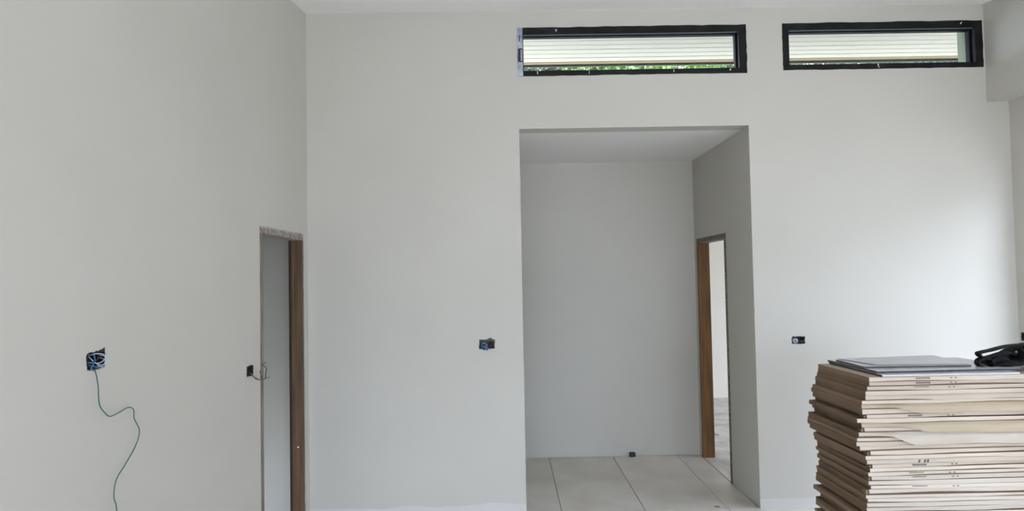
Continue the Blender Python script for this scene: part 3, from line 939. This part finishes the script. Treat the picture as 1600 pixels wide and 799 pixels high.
for k in range(len(ZTOP)):
    zt = ZTOP[k]
    zb = ZTOP[k + 1] if k + 1 < len(ZTOP) else None
    if zb is None or zt - zb < 0.004:
        break
    t = zt - zb
    if k < 30:
        th = 0.45 * math.atan2(FX[k] - BX[k], CD)
        x0 = 0.5 * (FX[k] + BX[k] + (FX[k] - BX[k]) * 0.75)
    else:
        th = rc.uniform(-0.012, 0.012)
        x0 = 1.611 + rc.uniform(-0.02, 0.02)
    yf = YF + rc.uniform(-0.002, 0.002) + (0.002 if k in BULGE else 0)
    extra = []
    if k == 9:
        extra.append('jutting out to the left')
    elif k == 12:
        extra.append('with the largest bulging front flap')
    elif k in BULGE:
        extra.append('with a bulging front flap')
    elif k in SMUDGE:
        extra.append('with black smudges on the front')
    elif k in PRINT:
        extra.append('with small print on the front')
    pos = 'topmost' if k == 0 else ORD[k + 1] + ' from the top'
    where = 'under the grey slabs' if k == 0 else ('of the stack' if k < 30 else 'low in the stack')
    c = thing('tile_carton', (x0, yf, zb), ' '.join(f'flat brown carton, {pos} {where} {extra[0] if extra else ""}'.split()), 'carton', None, 'tile cartons in the stack')
    c.rotation_euler = (0, 0, th)
    b = MB()
    s1, s2 = rc.uniform(0, 0.004), rc.uniform(0, 0.004)
    hh_ = t - 0.0005
    nseg = 8
    vs_, fs_ = [], []
    for i in range(nseg + 1):                       # left and right ends slightly crushed, so the end faces are not dead flat
        y = CD * i / nseg
        w0 = rc.uniform(-0.0015, 0.0015)
        vs_ += [(w0 + s1, y, 0), (w0 + s2, y, hh_), (CL + w0, y, hh_), (CL + w0, y, 0)]
    for i in range(nseg):
        for j in range(4):
            fs_.append((i * 4 + j, i * 4 + (j + 1) % 4, i * 4 + 4 + (j + 1) % 4, i * 4 + 4 + j))
    fs_ += [(0, 1, 2, 3), (nseg * 4 + 3, nseg * 4 + 2, nseg * 4 + 1, nseg * 4)]
    b.add(vs_, fs_)
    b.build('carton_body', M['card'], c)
    fm = 'card_white' if 22 <= k < 30 or k == 12 else ('card_tan' if k in (6, 10) else 'card_pale')
    f = flap_mesh(hh_, k, BULGE.get(k)).build('front_flap', M[fm], c, smooth=False)
    f.location = (0, 0, hh_)
    if k in BULGE:
        f['label'] = 'creased flap bulging over the carton below'
    if k == 0:
        b = MB()
        b.box((0.0015, 0.001, 0), (CL - 0.0015, CD - 0.001, 0.0012))
        lo = b.build('carton_lid', M['card_pale'], c)
        lo.location = (s1, 0, hh_ - 0.0004)
        lo['label'] = 'pale upper face of the topmost carton'
    # corner lug: the folded end of the flap returns round the left corner
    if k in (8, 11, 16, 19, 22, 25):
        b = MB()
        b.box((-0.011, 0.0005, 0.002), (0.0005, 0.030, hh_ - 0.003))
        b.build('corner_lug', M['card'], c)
    if k in PRINT:
        b = MB()
        rr = random.Random(900 + k)
        yy = -0.0058
        for row in range(PRINT[k]):
            z = hh_ - 0.0045 - row * 0.0042
            x = 0.215 - (0.0 if k < 5 else 0.025)
            while x < 0.28 - 0.025 * (k > 5):
                w = rr.uniform(0.002, 0.0045)
                b.box((x, yy, z - 0.0018), (x + w, yy + 0.0010, z + 0.0010))
                x += w + 0.0012
        z = hh_ - 0.0066
        for x in (0.373, 0.394):
            b.box((x, yy, z - 0.0018), (x + 0.009, yy + 0.0010, z + 0.0010))
            b.box((x + 0.0025, yy, z - 0.0033), (x + 0.0066, yy + 0.0010, z - 0.0021))
        b.build('printed_text', M['ink'], c)['kind'] = 'stuff'
    if k in SMUDGE:
        b = MB()
        yy = -0.0066
        for xa, xb_ in ((0.238, 0.250), (0.264, 0.276), (0.278, 0.290)):
            b.add([(xa, yy, 0.004), (xb_ - 0.004, yy, 0.004), (xb_, yy, hh_ - 0.004), (xa + 0.004, yy, hh_ - 0.004),
                   (xa, yy + 0.0012, 0.004), (xb_ - 0.004, yy + 0.0012, 0.004), (xb_, yy + 0.0012, hh_ - 0.004), (xa + 0.004, yy + 0.0012, hh_ - 0.004)],
                  [(0, 1, 2, 3), (4, 5, 6, 7), (0, 1, 5, 4), (1, 2, 6, 5), (2, 3, 7, 6), (3, 0, 4, 7)])
        b.build('black_smudge', M['ink'], c)['kind'] = 'stuff'

ZT = ZTOP[0]

pl = thing('pallet', (1.62 + CL / 2, YF + CD / 2, 0), 'rough wooden pallet under the stack of cartons', 'pallet')
for y in (-0.20, 0.0, 0.20):
    b = MB()
    b.box((-CL / 2, y - 0.04, 0.0008), (CL / 2, y + 0.04, 0.102))
    b.build('bearer', M['wood_dusty'], pl)
for k in range(6):
    b = MB()
    x = -CL / 2 + 0.05 + k * (CL - 0.10) / 5
    b.box((x - 0.05, -0.245, 0.1025), (x + 0.05, 0.245, 0.124))
    b.build('deck_board', M['wood_dusty'], pl)


# ------------------------------------------------------------------ grey slabs on top of the stack
def slab(pts, z, t, label):
    n = len(pts)
    cx, cy = sum(p[0] for p in pts) / n, sum(p[1] for p in pts) / n
    root = thing('grey_slab', (cx, cy, z), label, 'slab', None, 'grey slabs on the stack')
    b = MB()
    e = 0.0012
    pp = [(p[0] - cx, p[1] - cy) for p in pts]
    b.add([(x, y, 0) for x, y in pp] + [(x, y, t - e) for x, y in pp], [tuple(range(n))[::-1], tuple(range(n, 2 * n))] + [(k, (k + 1) % n, n + (k + 1) % n, n + k) for k in range(n)])
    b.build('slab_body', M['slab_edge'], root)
    b = MB()
    if label.startswith('lowest'):  # pale strip stands for the light on the front edge
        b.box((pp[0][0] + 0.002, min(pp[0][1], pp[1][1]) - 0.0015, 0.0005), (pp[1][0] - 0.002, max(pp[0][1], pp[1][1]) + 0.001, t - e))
        b.build('lit_front_edge', M['slab'], root)['label'] = 'front edge painted paler as if lit'
    b = MB()
    b.add([(x, y, t - e) for x, y in pp] + [(x, y, t) for x, y in pp], [tuple(range(n))[::-1], tuple(range(n, 2 * n))] + [(k, (k + 1) % n, n + (k + 1) % n, n + k) for k in range(n)])
    b.build('glazed_face', M['slab'], root)


z = ZT + 0.0018
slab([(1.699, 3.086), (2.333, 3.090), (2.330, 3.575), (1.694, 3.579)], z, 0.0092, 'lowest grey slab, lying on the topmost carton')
slab([(1.706, 3.136), (2.386, 3.150), (2.378, 3.583), (1.689, 3.582)], z + 0.0098, 0.0092, 'middle grey slab, carrying the bag and a smaller slab')
slab([(1.700, 3.243), (2.206, 3.227), (2.267, 3.596), (1.706, 3.526)], z + 0.0196, 0.0076, 'smaller slab on the middle slab, dark along its left edge')
slab([(1.775, 3.272), (2.206, 3.243), (2.263, 3.604), (1.722, 3.534)], z + 0.0278, 0.0026, 'thin pale grey sheet, uppermost on the stack')

# ------------------------------------------------------------------ black bag with looped straps
ZB = z + 0.0196
bag = thing('shoulder_bag', (2.419, 3.264, ZB), 'black bag with looped straps lying on the grey slabs', 'bag')
BX0, BY0 = 2.419, 3.264


def L(x, y, zz):
    return (x - BX0, y - BY0, zz - ZB)


b = MB()
nu, nv = 36, 18
vs_, fs_ = [], []
for i in range(nv + 1):
    ph = -HP + math.pi * i / nv
    for j in range(nu):
        a = 2 * math.pi * j / nu
        cx = math.copysign(abs(math.cos(a)) ** 0.75, math.cos(a)) * max(math.cos(ph), 0) ** 0.6
        cy = math.copysign(abs(math.sin(a)) ** 0.75, math.sin(a)) * max(math.cos(ph), 0) ** 0.6
        cz = math.copysign(abs(math.sin(ph)) ** 0.7, math.sin(ph))
        x, y = 0.164 * cx, 0.107 * cy
        top = 0.026 + 0.066 * min(max((x + 0.035) / 0.06, 0), 1)
        zz = top * (0.5 + 0.5 * cz)
        q = noise.noise(Vector((x * 14, y * 14, zz * 18)))
        vs_.append((2.448 + x * (1 + 0.08 * q) - BX0, 3.272 + y * (1 + 0.1 * q) - BY0, max(zz * (1 + 0.18 * q), 0.0008)))
for i in range(nv):
    for j in range(nu):
        fs_.append((i * nu + j, i * nu + (j + 1) % nu, (i + 1) * nu + (j + 1) % nu, (i + 1) * nu + j))
b.add(vs_, fs_)
b.build('bag_body', M['nylon'], bag, smooth=True)
b = MB()
b.ribbon(spline([L(2.273, 3.231, 1.2602), L(2.253, 3.231, 1.2700), L(2.245, 3.231, 1.2839), L(2.267, 3.231, 1.2913), L(2.304, 3.235, 1.2971), L(2.353, 3.239, 1.3077), L(2.403, 3.243, 1.3159), L(2.476, 3.247, 1.3192),
                 L(2.558, 3.255, 1.3069), L(2.608, 3.264, 1.2782), L(2.624, 3.264, 1.2454)], 6), 0.037, 0.0082)
b.build('upper_strap', M['nylon'], bag)
b = MB()
lp = [L(2.271 + 0.0377 * math.cos(a), 3.223 + 0.008 * math.sin(a), 1.2388 + 0.0213 * math.sin(a)) for a in [2 * math.pi * i / 22 for i in range(23)]]
b.ribbon(lp, 0.033, 0.009)
b.build('strap_loop', M['nylon'], bag)
b = MB()
b.ribbon(spline([L(2.275, 3.239, 1.2585), L(2.312, 3.239, 1.2667), L(2.353, 3.239, 1.2782), L(2.394, 3.243, 1.2831), L(2.429, 3.247, 1.2749), L(2.448, 3.247, 1.2577)], 6), 0.030, 0.013)
b.build('side_strap', M['nylon'], bag)
b = MB()
b.ribbon(spline([L(2.296, 3.231, 1.2438), L(2.329, 3.235, 1.2585), L(2.362, 3.239, 1.2569), L(2.382, 3.239, 1.2421), L(2.394, 3.239, 1.2274)], 6), 0.049, 0.022)
b.build('folded_flap', M['nylon'], bag)
b = MB()
b.ribbon(spline([L(2.448, 3.218, 1.2454), L(2.452, 3.218, 1.2659), L(2.453, 3.218, 1.2905), L(2.448, 3.223, 1.3044)], 5), 0.010, 0.018)
b.build('side_strap', M['nylon'], bag)
b = MB()
b.box(L(2.417, 3.221, 1.2831), L(2.427, 3.226, 1.2930))
b.build('buckle', M['buckle'], bag)
